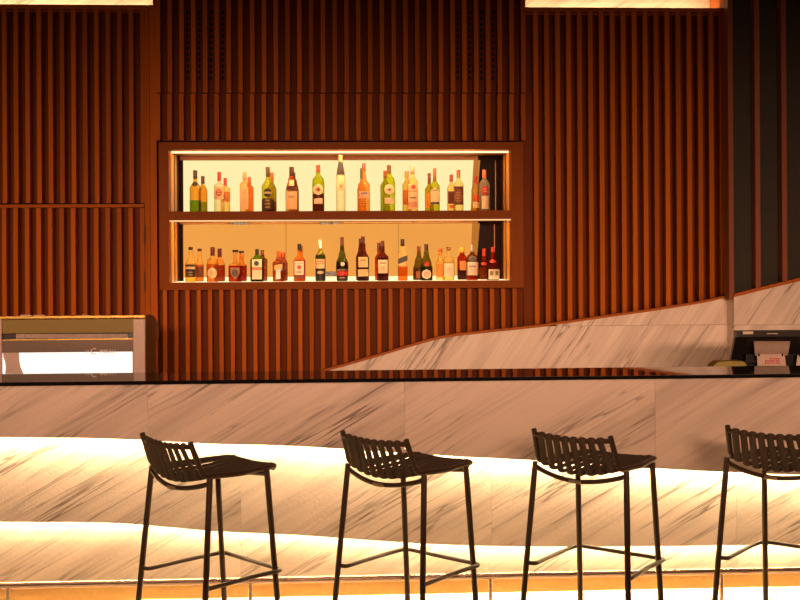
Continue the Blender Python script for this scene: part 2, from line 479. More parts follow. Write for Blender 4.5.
# ------------------------------------------------------------------ bottle niche
YF = YW - .018
NI = thing('bottle_shelf', 'lit wooden display niche with two tiers of bottles set in the slat wall', 'shelf', (0, YW, 1.2))
# frame, mitred
def fx(px, py): 
    p = at(px, py, YF); return (p.x, p.z)
O = [fx(158.5, 142), fx(523, 142), fx(523, 289), fx(158.5, 289)]
xo0, xo1 = O[0][0], O[1][0]; zo1, zo0 = at(340, 142, YF).z, at(340, 289, YF).z
xi0, xi1 = at(169, 215, YF).x, at(511.5, 215, YF).x
zi1, zi0 = at(340, 149.5, YF).z, at(340, 281.6, YF).z
for quad in (((xo0, zo1), (xi0, zi1), (xi0, zi0), (xo0, zo0)), ((xo1, zo1), (xo1, zo0), (xi1, zi0), (xi1, zi1)),
             ((xo0, zo0), (xi0, zi0), (xi1, zi0), (xo1, zo0)), ((xo0, zo1), (xo1, zo1), (xi1, zi1), (xi0, zi1))):
    c = (sum(p[0] for p in quad) / 4, sum(p[1] for p in quad) / 4)
    bm = bmesh.new(); prism(bm, [(p[0] + (c[0] - p[0]) * .0, p[1]) for p in quad], YF, YF + .09)
    bmesh.ops.bevel(bm, geom=bm.edges[:], offset=.0012, segments=1, affect='EDGES')
    obj('frame', bm, M_frame, NI)
YN = YW + .47                       # back of the niche
YE = YF + .09
obj('back_board', bbox(xo0, xo1, YN + .02, YN + .04, zo0, zo1), M_darkgloss, NI)
obj('top_board', bbox(xi0 - .02, xi1 + .02, YE, YN + .02, zi1, zi1 + .02), M_sidestrip, NI)
z_floor = at(340, 281.4, YW).z
obj('bottom_board', bbox(xi0 - .02, xi1 + .02, YE, YN + .02, z_floor - .045, z_floor - .012), M_frame, NI)
# mid shelf
zsh_t, zsh_b = at(340, 210.9, YF).z, at(340, 219.6, YF).z
obj('shelf_board', bbox(xi0, xi1, YF + .004, YN + .018, zsh_b, zsh_t, .0015), M_frame, NI)
# side panels: LED glow painted as orange strips on a dark base
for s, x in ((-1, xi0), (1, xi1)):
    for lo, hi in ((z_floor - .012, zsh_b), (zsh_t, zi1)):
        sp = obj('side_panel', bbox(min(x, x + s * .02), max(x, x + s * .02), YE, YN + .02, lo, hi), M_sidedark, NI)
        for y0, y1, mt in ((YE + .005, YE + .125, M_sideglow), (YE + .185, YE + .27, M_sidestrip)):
            obj('painted_side_glow', bbox(min(x, x - s * .004), max(x, x - s * .004), y0, y1, lo + .002, hi - .004), mt, sp)
# glowing rear panels, slanted at their right end, and the strip beside them
def glow(mat, ya, yb, xl, xr_top, xr_bot, name='glow_panel', seams=()):
    xs = [xl] + list(seams) + [None]
    for i in range(len(xs) - 1):
        l = at(xs[i], (ya + yb) / 2, YN).x + (.0015 if i else 0)
        t, bt = at(340, ya, YN).z, at(340, yb, YN).z
        if xs[i + 1] is None: rt, rb = at(xr_top, ya, YN).x, at(xr_bot, yb, YN).x
        else: rt = rb = at(xs[i + 1], (ya + yb) / 2, YN).x - .0015
        bm = bmesh.new(); prism(bm, [(l, bt), (rb, bt), (rt, t), (l, t)], YN, YN + .018); obj(name, bm, mat, NI)
def strip(ya, yb, l0, l1, r0, r1):
    t, bt = at(340, ya, YN).z, at(340, yb, YN).z
    bm = bmesh.new(); prism(bm, [(at(l1, yb, YN).x, bt), (at(r1, yb, YN).x, bt), (at(r0, ya, YN).x, t), (at(l0, ya, YN).x, t)], YN, YN + .018); obj('edge_strip', bm, M_edge, NI)
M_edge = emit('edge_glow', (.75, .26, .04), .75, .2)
glow(M_glow_hi, 160.3, 216, 183.3, 473.6, 470.4)
strip(160.3, 216, 473.9, 470.7, 480.3, 475.8)
glow(M_glow_lo, 223.8, 281, 183.3, 472.3, 469.6, seams=(286, 398.5))
strip(223.8, 281, 472.6, 469.9, 479.8, 475.2)
for ya, yb in ((154.8, 160),(221.5, 223.5)):
    bm = bmesh.new(); pxbox(bm, 180, 478, ya, yb, YN - .008, YN + .01); obj('rear_rail', bm, M_sidestrip, NI)
# reflected frame edge, built as a pale line in the dark corner
bm = bmesh.new(); pxbox(bm, 495.2, 496.0, 160, 210, YN + .012, YN + .02); pxbox(bm, 494.2, 494.9, 224, 279, YN + .012, YN + .02); obj('reflected_edge_line', bm, M_sidestrip, NI)
# light tubes under the frame head and under the shelf, glowing ledge
p0, p1 = at(169.5, 152.3, YE), at(511, 152.3, YE)
bm = bmesh.new(); tube(bm, [(xi0 + .002, YE + .02, at(340, 152.2, YE + .02).z), (xi1 - .002, YE + .02, at(340, 152.2, YE + .02).z)], .006, 10); obj('light_tube', bm, M_tube, NI, True)
bm = bmesh.new(); box(bm, xi0 + .002, xi1 - .002, YF + .012, YF + .03, zsh_b - .009, zsh_b - .0005); obj('light_tube', bm, M_tube2, NI)
obj('light_ledge', bbox(xi0 + .001, xi1 - .001, YE, YN - .005, z_floor - .0115, z_floor - .0005), M_ledge, NI)
bm = bmesh.new(); pxbox(bm, 184, 468, 276.6, 280.5, YN - .012, YN - .002); obj('light_upstand', bm, M_ledge, NI)
# small brackets under the shelf and a dark clip on the ledge
for xa, xb in ((231.5, 248), (320.5, 329.5), (333, 338)):
    bm = bmesh.new(); pxbox(bm, xa, xb, 221.6, 224.6, YN - .06, YN - .02); obj('bracket', bm, M_darkplastic, NI)
bm = bmesh.new(); pxbox(bm, 326, 336, 271.5, 276.2, YN - .045, YN - .015); obj('bracket', bm, M_darkplastic, NI)

# ------------------------------------------------------------------ bottles
class Bottle:
    def __init__(s, px, Y, base_z, label, group, name='liquor_bottle'):
        x = at(px, 240, Y).x
        s.s = depth_scale(x, Y); s.base = base_z; s.yb = row_of(Vector((x, Y, base_z)))
        s.root = thing(name, label, 'bottle', (x, Y, base_z), group, world=False)
    def z(s, y): return (s.yb - y) / s.s
    def shape(s, prof, glass, liquid=None, level=None, square=0., flat=1., foot=None):
        """prof: (row, half width) from the base up to the neck"""
        s.square, s.flat = square, flat
        pr = [(hw / s.s, max(0., s.z(y))) for y, hw in prof]
        pr[0] = (pr[0][0], 0.)
        # smooth the profile
        sm = [(pr[0][0] * .86, 0.), (pr[0][0], .004)]
        for i in range(1, len(pr)):
            (r0, z0), (r1, z1) = pr[i - 1], pr[i]
            if i == 1: z0 = .004
            n = 6 if abs(r1 - r0) > .001 else 2
            for k in range(1, n + 1):
                t = k / n; e = t * t * (3 - 2 * t) if abs(r1 - r0) > .001 else t
                sm.append((r0 + (r1 - r0) * e, z0 + (z1 - z0) * t))
        s.prof = sm; s.rmax = max(r for r, _ in sm)
        bm = bmesh.new(); seg = 28; rings = []
        for r, z in sm:
            ring = []
            q = 0 if not square else max(0., min(1., (r / s.rmax - .45) / .35)) * square
            for k in range(seg):
                th = 2 * PI * (k + .5) / seg; c, sn = math.cos(th), math.sin(th)
                e = 2 + 8 * q; rr = r / ((abs(c) ** e + abs(sn) ** e) ** (1 / e)); fl = 1 - (1 - flat) * (q if square else max(0, min(1, (r / s.rmax - .45) / .35)))
                ring.append(bm.verts.new((rr * c, rr * sn * fl, z)))
            rings.append(ring)
        zl = s.z(level) if level is not None else -1
        for a, b in zip(rings, rings[1:]):
            for k in range(seg):
                f = bm.faces.new((a[k], a[(k + 1) % seg], b[(k + 1) % seg], b[k]))
                if (a[0].co.z + b[0].co.z) / 2 < zl: f.material_index = 1
        f = bm.faces.new(rings[0][::-1]); f.material_index = 1 if zl > 0 else 0
        bm.faces.new(rings[-1])
        obj('glass_body', bm, [tinted(glass), tinted(liquid or glass)], s.root, True, 60)
        return s
    def rad(s, z):
        for (r0, z0), (r1, z1) in zip(s.prof, s.prof[1:]):
            if z0 <= z <= z1: return r0 + (r1 - r0) * ((z - z0) / max(1e-9, z1 - z0))
        return s.prof[-1][0]
    def cap(s, y0, y1, hw, col, hw_top=None, name='cap', metal=False, ring=None):
        r0 = hw / s.s; r1 = (hw_top or hw) / s.s; z0, z1 = s.z(y1), s.z(y0)
        bm = bmesh.new(); lathe(bm, [(r0 * .96, z0), (r0, z0 + .001), ((r0 + r1) / 2, (z0 + z1) / 2), (r1, z1 - .0015), (r1 * .82, z1)], 18)
        mt = plain('cap_%d_%d_%d' % tuple(col), lin(col), .35, .6 if metal else 0.)
        o = obj(name, bm, mt, s.root, True, 50)
        if ring:
            bm = bmesh.new(); lathe(bm, [(r0 * 1.03, z0 - .003), (r0 * 1.06, z0), (r0 * 1.03, z0 + .003)], 18); obj('neck_ring', bm, rgb(ring), s.root, True)
        return s
    def surf(s, u, z, eps):
        r = s.rad(z)
        if s.square: return -r * (1 - (1 - s.flat) * s.square) - eps - .0004
        return -math.sqrt(max(r * r - u * u, r * r * .03)) * s.flat - eps
    def patch(s, cu, y0, y1, hw, col, k=1, kind='rect', name='label', tilt=0., parent=None):
        """paper or print lying on the front of the bottle"""
        bm = bmesh.new(); z0, z1 = s.z(y1), s.z(y0); w = hw / s.s; c = cu / s.s; eps = .0006 * k
        n, mrows = 10, 8; grid = []
        for j in range(mrows + 1):
            t = j / mrows; z = z0 + (z1 - z0) * t; row = []
            if kind == 'disc': ww = w * math.sqrt(max(.0, 1 - (2 * t - 1) ** 2)) + 1e-5
            elif kind == 'shield': ww = w * min(1., .25 + 1.6 * t)
            elif kind == 'arch': ww = w * (1. if t < .7 else math.sqrt(max(.02, 1 - ((t - .7) / .3) ** 2)))
            else: ww = w
            lim = s.rad(z) * (.99 if not s.square else 1.)
            for i in range(n + 1):
                u = c + ww * (2 * i / n - 1)
                u = max(-lim, min(lim, u))
                zz = z + tilt * (u - c)
                row.append(bm.verts.new((u, s.surf(u, zz, eps), zz)))
            grid.append(row)
        for j in range(mrows):
            for i in range(n): 
                bm.faces.new((grid[j][i], grid[j][i + 1], grid[j + 1][i + 1], grid[j + 1][i]))
        return obj(name, bm, rgb(col, .5), parent or s.root, not s.square)
    def word(s, txt, cu, y, h, col, parent, k=3):
        vs, fs = text_polys(txt, h / s.s); bm = bmesh.new()
        bv = [bm.verts.new((u + cu / s.s, s.surf(u + cu / s.s, s.z(y) + v, .0006 * k), s.z(y) + v)) for u, v in vs]
        for f in fs:
            try: bm.faces.new([bv[i] for i in f])
            except ValueError: pass
        obj('lettering', bm, rgb(col, .5), parent)
    def lines(s, cu, y0, y1, n, hw, col, parent, k=2):
        """rows of print too small to read"""
        bm = bmesh.new()
        for i in range(n):
            y = y0 + (y1 - y0) * (i + .5) / n; hgt = (y1 - y0) / n * .22
            w = hw * random.uniform(.7, 1.)
            for j in range(6):
                u0, u1 = (cu - w + 2 * w * j / 6) / s.s, (cu - w + 2 * w * (j + .72) / 6) / s.s
                q = [bm.verts.new((u, s.surf(u, s.z(yy), .0006 * k), s.z(yy))) for u, yy in ((u0, y + hgt), (u1, y + hgt), (u1, y - hgt), (u0, y - hgt))]
                bm.faces.new(q)
        obj('print', bm, rgb(col, .5), parent)

Y1, Y2 = YW + .14, YW + .33
ZU, ZL = zsh_t + .0004, z_floor
GU, GL = 'liquor bottles on the upper shelf', 'liquor bottles on the lower shelf'
GUB, GLB = 'second row bottles on the upper shelf', 'second row bottles on the lower shelf'
CREAM, BEIGE, DARK, BROWN = (244, 214, 170), (226, 184, 128), (40, 22, 14), (96, 44, 18)
AMBER, CLEAR, GREEN, DKG = (240, 165, 60), (255, 238, 196), (196, 190, 40), (70, 92, 26)

def std(w, sh, nk, nw, top, yb=211):
    """profile: base, shoulder start row, neck start row, neck half width, top row"""
    return [(yb, w), (sh, w), (nk, nw), (top, nw)]

def U(px, label): return Bottle(px, Y1, ZU, label, GU)
def UB(px, label): return Bottle(px, Y2, ZU, label, GUB)
def Lw(px, label): return Bottle(px, Y1, ZL, label, GL)
def LB(px, label): return Bottle(px, Y2, ZL, label, GLB)

# upper shelf, front row from the left
b = U(195.6, 'amber bottle with black neck emblem and green lower third, leftmost on upper shelf'); b.shape(std(5.6, 188.5, 181, 1.9, 176), (238, 170, 62), (120, 140, 20), 201.8); b.cap(170.3, 178.8, 2.1, (74, 50, 24)); b.patch(0, 181.8, 186.8, 2.6, DARK, kind='disc', name='neck_emblem'); 
b = U(219.6, 'clear bottle with red cap and small red emblem on pink label'); b.shape(std(5.2, 186, 181.5, 1.7, 178), CLEAR); b.cap(172, 181, 1.8, (196, 48, 24)); l = b.patch(0, 186.5, 199.5, 4.7, (244, 190, 140)); b.patch(0, 189, 196.5, 3.0, (190, 50, 26), 2, 'disc', 'emblem', parent=l); b.lines(0, 190, 195, 2, 2.4, CREAM, l, 4)
b = U(245.0, 'square frosted peach bottle with wooden stopper on upper shelf'); b.shape(std(4.7, 184.5, 180.5, 1.9, 177), (246, 196, 122), square=.9); b.cap(172, 180, 2.0, (196, 140, 80), name='stopper'); l = b.patch(0, 184.5, 209.5, 4.0, (244, 186, 116), kind='arch'); b.lines(0, 190, 194, 2, 1.5, (190, 120, 66), l); b.lines(0, 199, 204, 2, 1.0, (190, 120, 66), l)
b = U(268.2, 'green bottle with black label and dark brown lower half, fourth on upper shelf'); b.shape(std(6.2, 187.5, 178, 2.0, 172), (214, 196, 40), (96, 52, 22), 194.); b.cap(167, 177, 2.1, (92, 62, 26)); l = b.patch(0, 188.5, 197.5, 4.0, DARK, kind='disc'); b.patch(0, 192, 194, 3.8, (190, 160, 110), 3, parent=l, name='label_band'); l = b.patch(0, 198.5, 209.5, 4.8, (70, 44, 20)); b.lines(0, 199, 209, 3, 3.4, (206, 156, 70), l)
b = U(292.0, 'monk shaped bottle with amber shoulders and cream lower body'); b.shape([(211, 6.2), (191, 6.2), (189, 5.6), (180, 3.6), (176, 2.4), (172, 2.1)], (206, 96, 30), (236, 178, 108), 190.5); b.cap(167, 176, 2.4, (70, 36, 22)); l = b.patch(0, 180, 186, 2.5, BEIGE); b.patch(0, 187.2, 189.8, 5.3, DARK, 1, name='cord'); l = b.patch(0, 191.5, 209.5, 5.4, (240, 196, 136)); b.lines(0, 195, 199, 1, 4, (170, 110, 64), l)
b = U(318.6, 'bottle with round cream emblem, green shoulders and dark maroon body'); b.shape([(211, 5.9), (196, 5.9), (184, 6.1), (180.5, 5.8), (174, 2.2), (170, 2.0)], (190, 190, 30), (92, 30, 20), 194.5); b.cap(165.2, 173, 2.1, (168, 62, 24)); l = b.patch(0, 184, 195.5, 4.7, CREAM, kind='disc', name='emblem'); b.patch(0, 187.5, 192, 1.9, (196, 74, 40), 2, 'disc', 'seal', parent=l); l = b.patch(0, 198.5, 204, 4.4, (244, 208, 166)); b.word('MARTINI', 0, 190, 1.15, DARK, l, 4)
b = U(341.0, 'tallest slender clear bottle with dark neck and pale cap'); b.shape([(211, 4.7), (190, 4.9), (176, 4.3), (161, 2.0), (158, 1.9)], CLEAR, CLEAR, 176); b.cap(155, 161.2, 2.3, (196, 160, 100)); b.patch(0, 162, 175, 3.4, (52, 25, 12), kind='rect', name='neck_sleeve'); l = b.patch(0, 176, 190.5, 4.2, (246, 204, 150)); b.patch(0, 185, 188, 1.2, (206, 110, 60), 2, 'disc', 'seal', parent=l)
b = U(364.2, 'frosted orange bottle with a blue lettered band'); b.shape([(211, 6.0), (185.5, 6.0), (179, 2.6), (172, 1.9), (168, 1.8)], (250, 176, 88)); b.cap(163, 171.6, 1.75, (126, 70, 50)); l = b.patch(0, 191.5, 198, 5.0, (240, 184, 140), name='label'); b.lines(0, 191.7, 195.4, 1, 4.6, (60, 66, 150), l, 3); b.lines(0, 200, 206, 3, 4, (206, 140, 80), l)
b = U(389.4, 'bright green bottle with round cream emblem and cream band'); b.shape([(211, 6.0), (184, 6.2), (180.5, 5.6), (174, 2.2), (170, 2.0)], (206, 204, 30)); b.cap(165.2, 174, 2.1, (106, 62, 24)); l = b.patch(0, 184, 195, 4.9, CREAM, kind='disc', name='emblem'); b.patch(0, 188.5, 191.5, 1.7, (196, 84, 50), 2, 'disc', 'seal', parent=l); b.word('MARTINI', 0, 189.9, 1.2, DARK, l, 4); b.patch(0, 198, 203.8, 4.6, (244, 208, 160))
b = U(413.0, 'clear rum bottle with red disc over white label'); b.shape(std(5.4, 182.5, 175.5, 2.0, 172), (255, 222, 140)); b.cap(166, 173, 2.15, (226, 160, 124), ring=DARK); l = b.patch(0, 184.5, 209, 4.8, (246, 206, 150)); b.patch(.3, 184.8, 189.6, 2.3, (206, 76, 34), 2, 'disc', 'emblem', parent=l); b.word('BACARDI', 0, 191.3, 1.5, (40, 26, 20), l); b.lines(0, 196.5, 199.5, 1, 4.2, (40, 26, 20), l); b.patch(0, 202, 207.5, 4.2, (226, 160, 120), 2, parent=l, name='label_band')
b = U(435.0, 'green whiskey bottle with long brown capsule and cream label'); b.shape(std(5.0, 187, 180, 1.7, 172), (206, 196, 40)); b.cap(168.2, 181, 1.75, (146, 84, 44), 1.7, 'capsule'); l = b.patch(0, 187.8, 204.5, 4.6, (246, 214, 160), kind='arch'); b.lines(0, 189, 192, 1, 3.6, (150, 100, 60), l); b.patch(0, 202.4, 204.2, 4.5, DARK, 2, parent=l, name='label_band')
b = U(458.8, 'clear bottle with ornate gold and maroon label and dark red base'); b.shape(std(5.0, 185, 178.5, 1.9, 174), (255, 226, 150), (112, 34, 24), 205.5); b.cap(170, 178, 1.9, (146, 76, 34)); l = b.patch(0, 187.5, 205, 4.7, (120, 66, 34)); b.patch(0, 190, 204, 3.6, (180, 116, 54), 2, 'disc', 'emblem', parent=l); b.lines(0, 190, 204, 5, 3.6, (92, 40, 24), l, 3); b.patch(0, 186.6, 189, 4.7, (88, 34, 24), 2, parent=l, name='label_band')
b = U(484.7, 'clear bottle with small bright red shield label, rightmost on upper shelf'); b.shape(std(5.4, 184.5, 178, 1.9, 174), CLEAR); b.cap(170, 178, 2.0, (226, 120, 76)); l = b.patch(0, 186, 195, 3.1, (204, 40, 36), kind='arch'); b.lines(0, 188, 193, 2, 2.2, (240, 180, 140), l); b.patch(0, 196, 209, 3.4, (246, 216, 160), name='label', kind='rect')
# upper shelf, second row
b = UB(203.2, 'amber bottle half hidden behind the amber bottle with the black neck emblem'); b.shape(std(4.4, 191, 184, 1.7, 179), (238, 160, 50), (150, 130, 30), 205.2); b.cap(176, 184, 1.8, (106, 48, 20))
b = UB(225.6, 'clear bottle with red cap peeking from behind the pink labelled bottle'); b.shape(std(4.8, 189, 185.5, 1.5, 182), (255, 214, 130)); b.cap(178, 185.6, 1.7, (190, 52, 24)); b.patch(.5, 192, 202, 4, (214, 122, 44))
b = UB(249.6, 'orange bottle half hidden behind the square frosted peach bottle'); b.shape(std(4.0, 188, 184, 1.7, 181), (236, 120, 36), square=.9); b.cap(177, 184, 1.8, (206, 100, 36), name='stopper')
b = UB(272.2, 'olive bottle half hidden behind the black labelled green bottle'); b.shape(std(4.6, 190, 182, 1.8, 178), (176, 150, 30), (120, 60, 24), 196); b.cap(172.5, 181, 1.9, (190, 112, 40))
b = UB(293.9, 'dark amber bottle behind the monk shaped bottle'); b.shape([(211, 5.2), (191, 5.2), (181, 3.2), (178, 1.9), (176, 1.9)], (150, 66, 26)); b.cap(172.5, 179, 1.9, (92, 40, 22))
b = UB(361.9, 'bottle with dark neck just showing left of the frosted orange bottle'); b.shape(std(4.4, 190, 182, 1.5, 178), (240, 170, 80)); b.cap(168.2, 179, 1.5, (110, 84, 40))
b = UB(385.6, 'green bottle half hidden behind the bright green bottle with the round emblem'); b.shape(std(4.9, 186, 180, 1.8, 177), (176, 170, 30)); b.cap(170.8, 178, 1.9, (150, 66, 30))
b = UB(407.2, 'gold bottle with orange cap half hidden behind the clear rum bottle'); b.shape(std(4.6, 186, 179.5, 1.8, 176), (246, 196, 96)); b.cap(171.3, 178, 2.2, (236, 146, 40)); b.patch(-.5, 190, 205, 3.6, (206, 110, 26))
b = UB(429.6, 'green bottle with orange label half hidden behind the cream labelled whiskey'); b.shape(std(4.4, 190, 184, 1.6, 178), (196, 160, 30)); b.cap(173.2, 184, 1.6, (150, 60, 30), name='capsule'); b.patch(-.3, 194, 208, 3.4, (226, 140, 40))
b = UB(451.6, 'bottle with dark maroon label behind the ornate gold labelled bottle'); b.shape(std(4.2, 189, 182, 1.6, 178), (255, 214, 130)); b.cap(174.6, 181.5, 1.8, (176, 66, 26)); b.patch(0, 191.5, 204, 3.5, (104, 26, 22)); b.patch(0, 205, 208.5, 2.4, (226, 120, 50))
b = UB(476.0, 'clear bottle with red cap and orange patch beside the red shield bottle'); b.shape(std(4.4, 190, 184, 1.6, 180), (250, 206, 120)); b.cap(176, 183.6, 1.7, (190, 60, 30)); b.patch(.3, 195, 201, 3, (222, 84, 28)); b.patch(0, 202, 208, 3.2, (250, 214, 140))

# lower shelf, front row from the left
b = Lw(190.6, 'clear whisky bottle with black label and white stripe, leftmost on lower shelf'); b.shape([(281, 5.5), (265, 5.5), (256, 2.6), (251, 1.9)], (255, 226, 150), (240, 180, 60), 264); b.cap(247, 250, 2.2, DARK); l = b.patch(0, 264.5, 276.8, 5.0, (46, 34, 24)); b.patch(0, 266.6, 269, 4.6, (236, 200, 150), 2, parent=l, name='label_band'); b.lines(0, 271, 276, 2, 3.4, (190, 150, 100), l)
b = Lw(212.6, 'amber whisky bottle with checked maroon cap and round white label'); b.shape([(281, 6.2), (264, 6.2), (260, 5.4), (257, 2.3), (253, 2.1)], (252, 200, 110), (214, 116, 30), 264.5); b.cap(247, 256, 2.25, (84, 28, 20)); l = b.patch(0, 267.5, 278.5, 4.6, (250, 220, 170), kind='disc'); b.lines(0, 270, 276, 3, 2.8, (206, 150, 100), l)
b = Lw(235.3, 'squat red amber bottle with grey shield label and wide black stopper'); b.shape([(281, 6.6), (265.5, 6.6), (262.5, 2.6), (259, 2.2), (253, 2.1)], (244, 190, 110), (176, 46, 14), 265.5, square=.8); b.cap(249.8, 252.4, 2.9, DARK, name='stopper'); l = b.patch(0, 267.5, 279, 4.6, (150, 110, 66), kind='shield'); b.patch(0, 269, 276.5, 3.2, (98, 72, 46), 2, 'disc', 'emblem', parent=l)
b = Lw(257.0, 'square dark green bottle with tall cream label and orange band'); b.shape([(281, 6.6), (260, 6.6), (256.5, 3.2), (254, 1.8), (252, 1.8)], (110, 160, 40), (40, 36, 16), 259.5, square=1., flat=.62); b.cap(249, 255, 1.9, (40, 34, 20)); l = b.patch(0, 259.3, 279.2, 4.9, (250, 220, 180)); b.patch(-.4, 260.8, 266, 2.5, (52, 48, 34), 2, 'disc', 'emblem', parent=l); b.patch(0, 267.2, 269.7, 4.85, (226, 96, 50), 2, parent=l, name='label_band'); b.word('Jägermeister', 0, 268.5, 1.1, (250, 220, 190), l, 4)
b = Lw(278.8, 'square amber liqueur bottle with narrow white label and cream ribbon'); b.shape([(281, 6.1), (263, 6.1), (260, 3.6), (257, 2.2), (254, 2.2)], (206, 100, 40), (170, 86, 40), 262, square=.9, flat=.8); b.cap(250.8, 257, 2.3, (186, 92, 40)); b.patch(0, 257.5, 260.5, 2.6, (104, 46, 26), name='neck_label'); l = b.patch(-.6, 268, 279, 2.3, (255, 244, 226)); b.patch(-.4, 264.5, 269.2, 4.0, (238, 180, 106), 2, name='ribbon', tilt=.18)
b = Lw(299.4, 'amber bourbon bottle with black cap and cream label with red seal'); b.shape([(281, 5.8), (260.5, 5.8), (258, 4.6), (256, 2.2), (250, 2.1)], (244, 170, 60), (190, 96, 26), 260, square=.85, flat=.8); b.cap(243.8, 251, 2.0, (38, 26, 18)); l = b.patch(-.3, 261.2, 275, 4.6, (252, 224, 184)); b.patch(-.3, 265, 269.4, 1.9, (206, 62, 34), 2, 'disc', 'seal', parent=l); b.word('JIM BEAM', -.3, 263.3, 1.5, (70, 40, 26), l); b.lines(-.3, 270.5, 273.5, 1, 3.2, (150, 110, 80), l); b.patch(0, 276, 278.2, 4.2, (110, 56, 28), name='label_band')
b = Lw(320.3, 'slim green bottle with white capsule, red print label and black lower label'); b.shape([(281, 5.1), (257, 5.1), (249.5, 1.9), (243, 1.6)], (186, 176, 20), (72, 80, 20), 254); b.cap(239.3, 249, 1.75, (200, 170, 140), 1.6, 'capsule'); b.patch(.1, 241, 248, 1.2, (250, 236, 220), 2, name='neck_label'); l = b.patch(0, 259, 268.4, 5.0, (240, 200, 150)); b.lines(0, 260, 265, 2, 4, (206, 74, 44), l); l = b.patch(0, 269, 280, 5.0, (34, 24, 18)); b.patch(0, 270.8, 274, 3.4, (220, 190, 150), 2, 'disc', 'emblem', parent=l)
b = Lw(342.0, 'dark cognac bottle with sloping shoulders, white seal and red band'); b.shape([(281, 5.6), (268, 6.2), (263, 6.0), (256, 3.6), (250, 2.2), (243, 1.7)], (96, 110, 30), (48, 30, 18), 262); b.cap(237, 250.5, 1.9, (74, 24, 20), 1.75, 'capsule'); b.patch(.4, 262, 266, 2.0, (230, 200, 180), 2, 'disc', 'seal'); l = b.patch(0, 268.5, 279.5, 5.4, (40, 24, 20)); b.patch(0, 271, 275.6, 5.2, (206, 32, 26), 2, parent=l, name='label_band'); b.word('VSOP', 0, 273.3, 2.4, (250, 120, 90), l, 4); b.word('REMY MARTIN', 0, 269.9, 1.2, (226, 190, 160), l, 3); b.lines(0, 276.5, 279, 1, 3.6, (190, 150, 120), l)
b = Lw(362.9, 'dark rum bottle with two stacked cream labels'); b.shape([(281, 6.0), (258, 6.0), (252, 3.4), (249, 2.6), (245, 2.6), (242, 1.7)], (116, 34, 20), (70, 24, 14), 258); b.cap(236.4, 242.5, 1.9, (60, 26, 20)); l = b.patch(0, 257, 267.3, 4.7, BEIGE); b.lines(0, 258.5, 262, 1, 3.4, (140, 90, 50), l); b.patch(0, 269.2, 276.3, 5.2, (246, 206, 140))
b = Lw(382.6, 'dark red bottle with long maroon capsule and one square cream label'); b.shape(std(5.8, 257.5, 252, 2.0, 246, 281), (120, 40, 20), (78, 24, 16), 259); b.cap(240.8, 252, 1.95, (84, 34, 26), 1.8, 'capsule'); l = b.patch(0, 259.8, 273.2, 4.8, (246, 214, 170)); b.lines(0, 261.5, 264.5, 1, 4, (70, 40, 30), l); b.lines(0, 266, 270, 2, 2.6, (150, 100, 70), l)
b = Lw(402.5, 'square whisky bottle with slanting black label and amber below'); b.shape([(281, 4.7), (253, 4.7), (250, 2.2), (244, 1.8)], (255, 226, 160), (224, 120, 40), 266, square=.9); b.cap(239, 246.2, 1.95, (52, 34, 22)); l = b.patch(0, 255.8, 263.6, 4.6, (236, 186, 90), tilt=.38); b.patch(0, 256.8, 262.4, 4.62, (52, 44, 34), 2, name='label_band', tilt=.38, parent=l)
b = Lw(426.2, 'green bottle with long sloping neck, red seal and round white label'); b.shape([(281, 6.2), (268, 6.2), (264, 5.2), (254, 2.6), (248, 1.9)], (120, 116, 24), (52, 50, 18), 267); b.cap(244, 250.4, 2.05, (66, 40, 24)); b.patch(0, 261.6, 266.2, 2.5, (176, 42, 26), 2, 'disc', 'seal'); l = b.patch(-.2, 269.2, 279, 4.6, (250, 226, 190), kind='disc'); b.patch(-.2, 271, 277.4, 3.0, (230, 196, 160), 2, 'disc', 'emblem', parent=l)
b = Lw(448.4, 'squat clear bottle with cork stopper and frosted white label'); b.shape([(281, 5.9), (262.5, 5.9), (258, 5.0), (255, 2.5), (250, 2.1)], (246, 226, 160), (220, 206, 120), 262); b.cap(247, 250.4, 2.3, (136, 90, 46), 2.5, 'cork'); l = b.patch(0, 263.3, 276.2, 5.0, (248, 222, 180)); b.lines(0, 267, 271, 1, 2, (206, 170, 130), l)
b = Lw(472.0, 'rounded red liqueur bottle with silver pourer and white label'); b.shape([(281, 6.0), (275, 6.2), (260, 6.2), (256, 4.8), (253, 2.0), (251, 1.8)], (150, 70, 40), (190, 50, 24), 277); b.cap(244.6, 252, 1.9, (206, 190, 176), .9, 'pourer', True); b.patch(0, 255.4, 262.5, 4.0, (92, 78, 64), 1, 'disc', 'emblem'); l = b.patch(0, 262, 275.2, 5.8, (246, 212, 180), kind='rect'); b.lines(0, 264.5, 268, 1, 4.0, (130, 96, 80), l)
b = Lw(492.8, 'squat orange liqueur bottle with red seal ribbon and white label, rightmost'); b.shape([(281, 6.6), (270, 7.0), (265, 5.6), (258, 2.6), (252, 1.9)], (150, 50, 24), (120, 44, 20), 268); b.cap(247, 260, 1.95, (206, 44, 26), 1.8, 'capsule'); l = b.patch(.6, 269.2, 279.2, 5.6, (248, 226, 190)); b.patch(-2.2, 271, 275.2, 1.6, (150, 140, 84), 2, parent=l, name='emblem'); b.patch(3.2, 271, 275.2, 1.6, (150, 140, 84), 2, parent=l, name='emblem'); b.patch(-.5, 259.5, 263, 3.2, (214, 56, 26), 2, 'disc', 'ribbon')
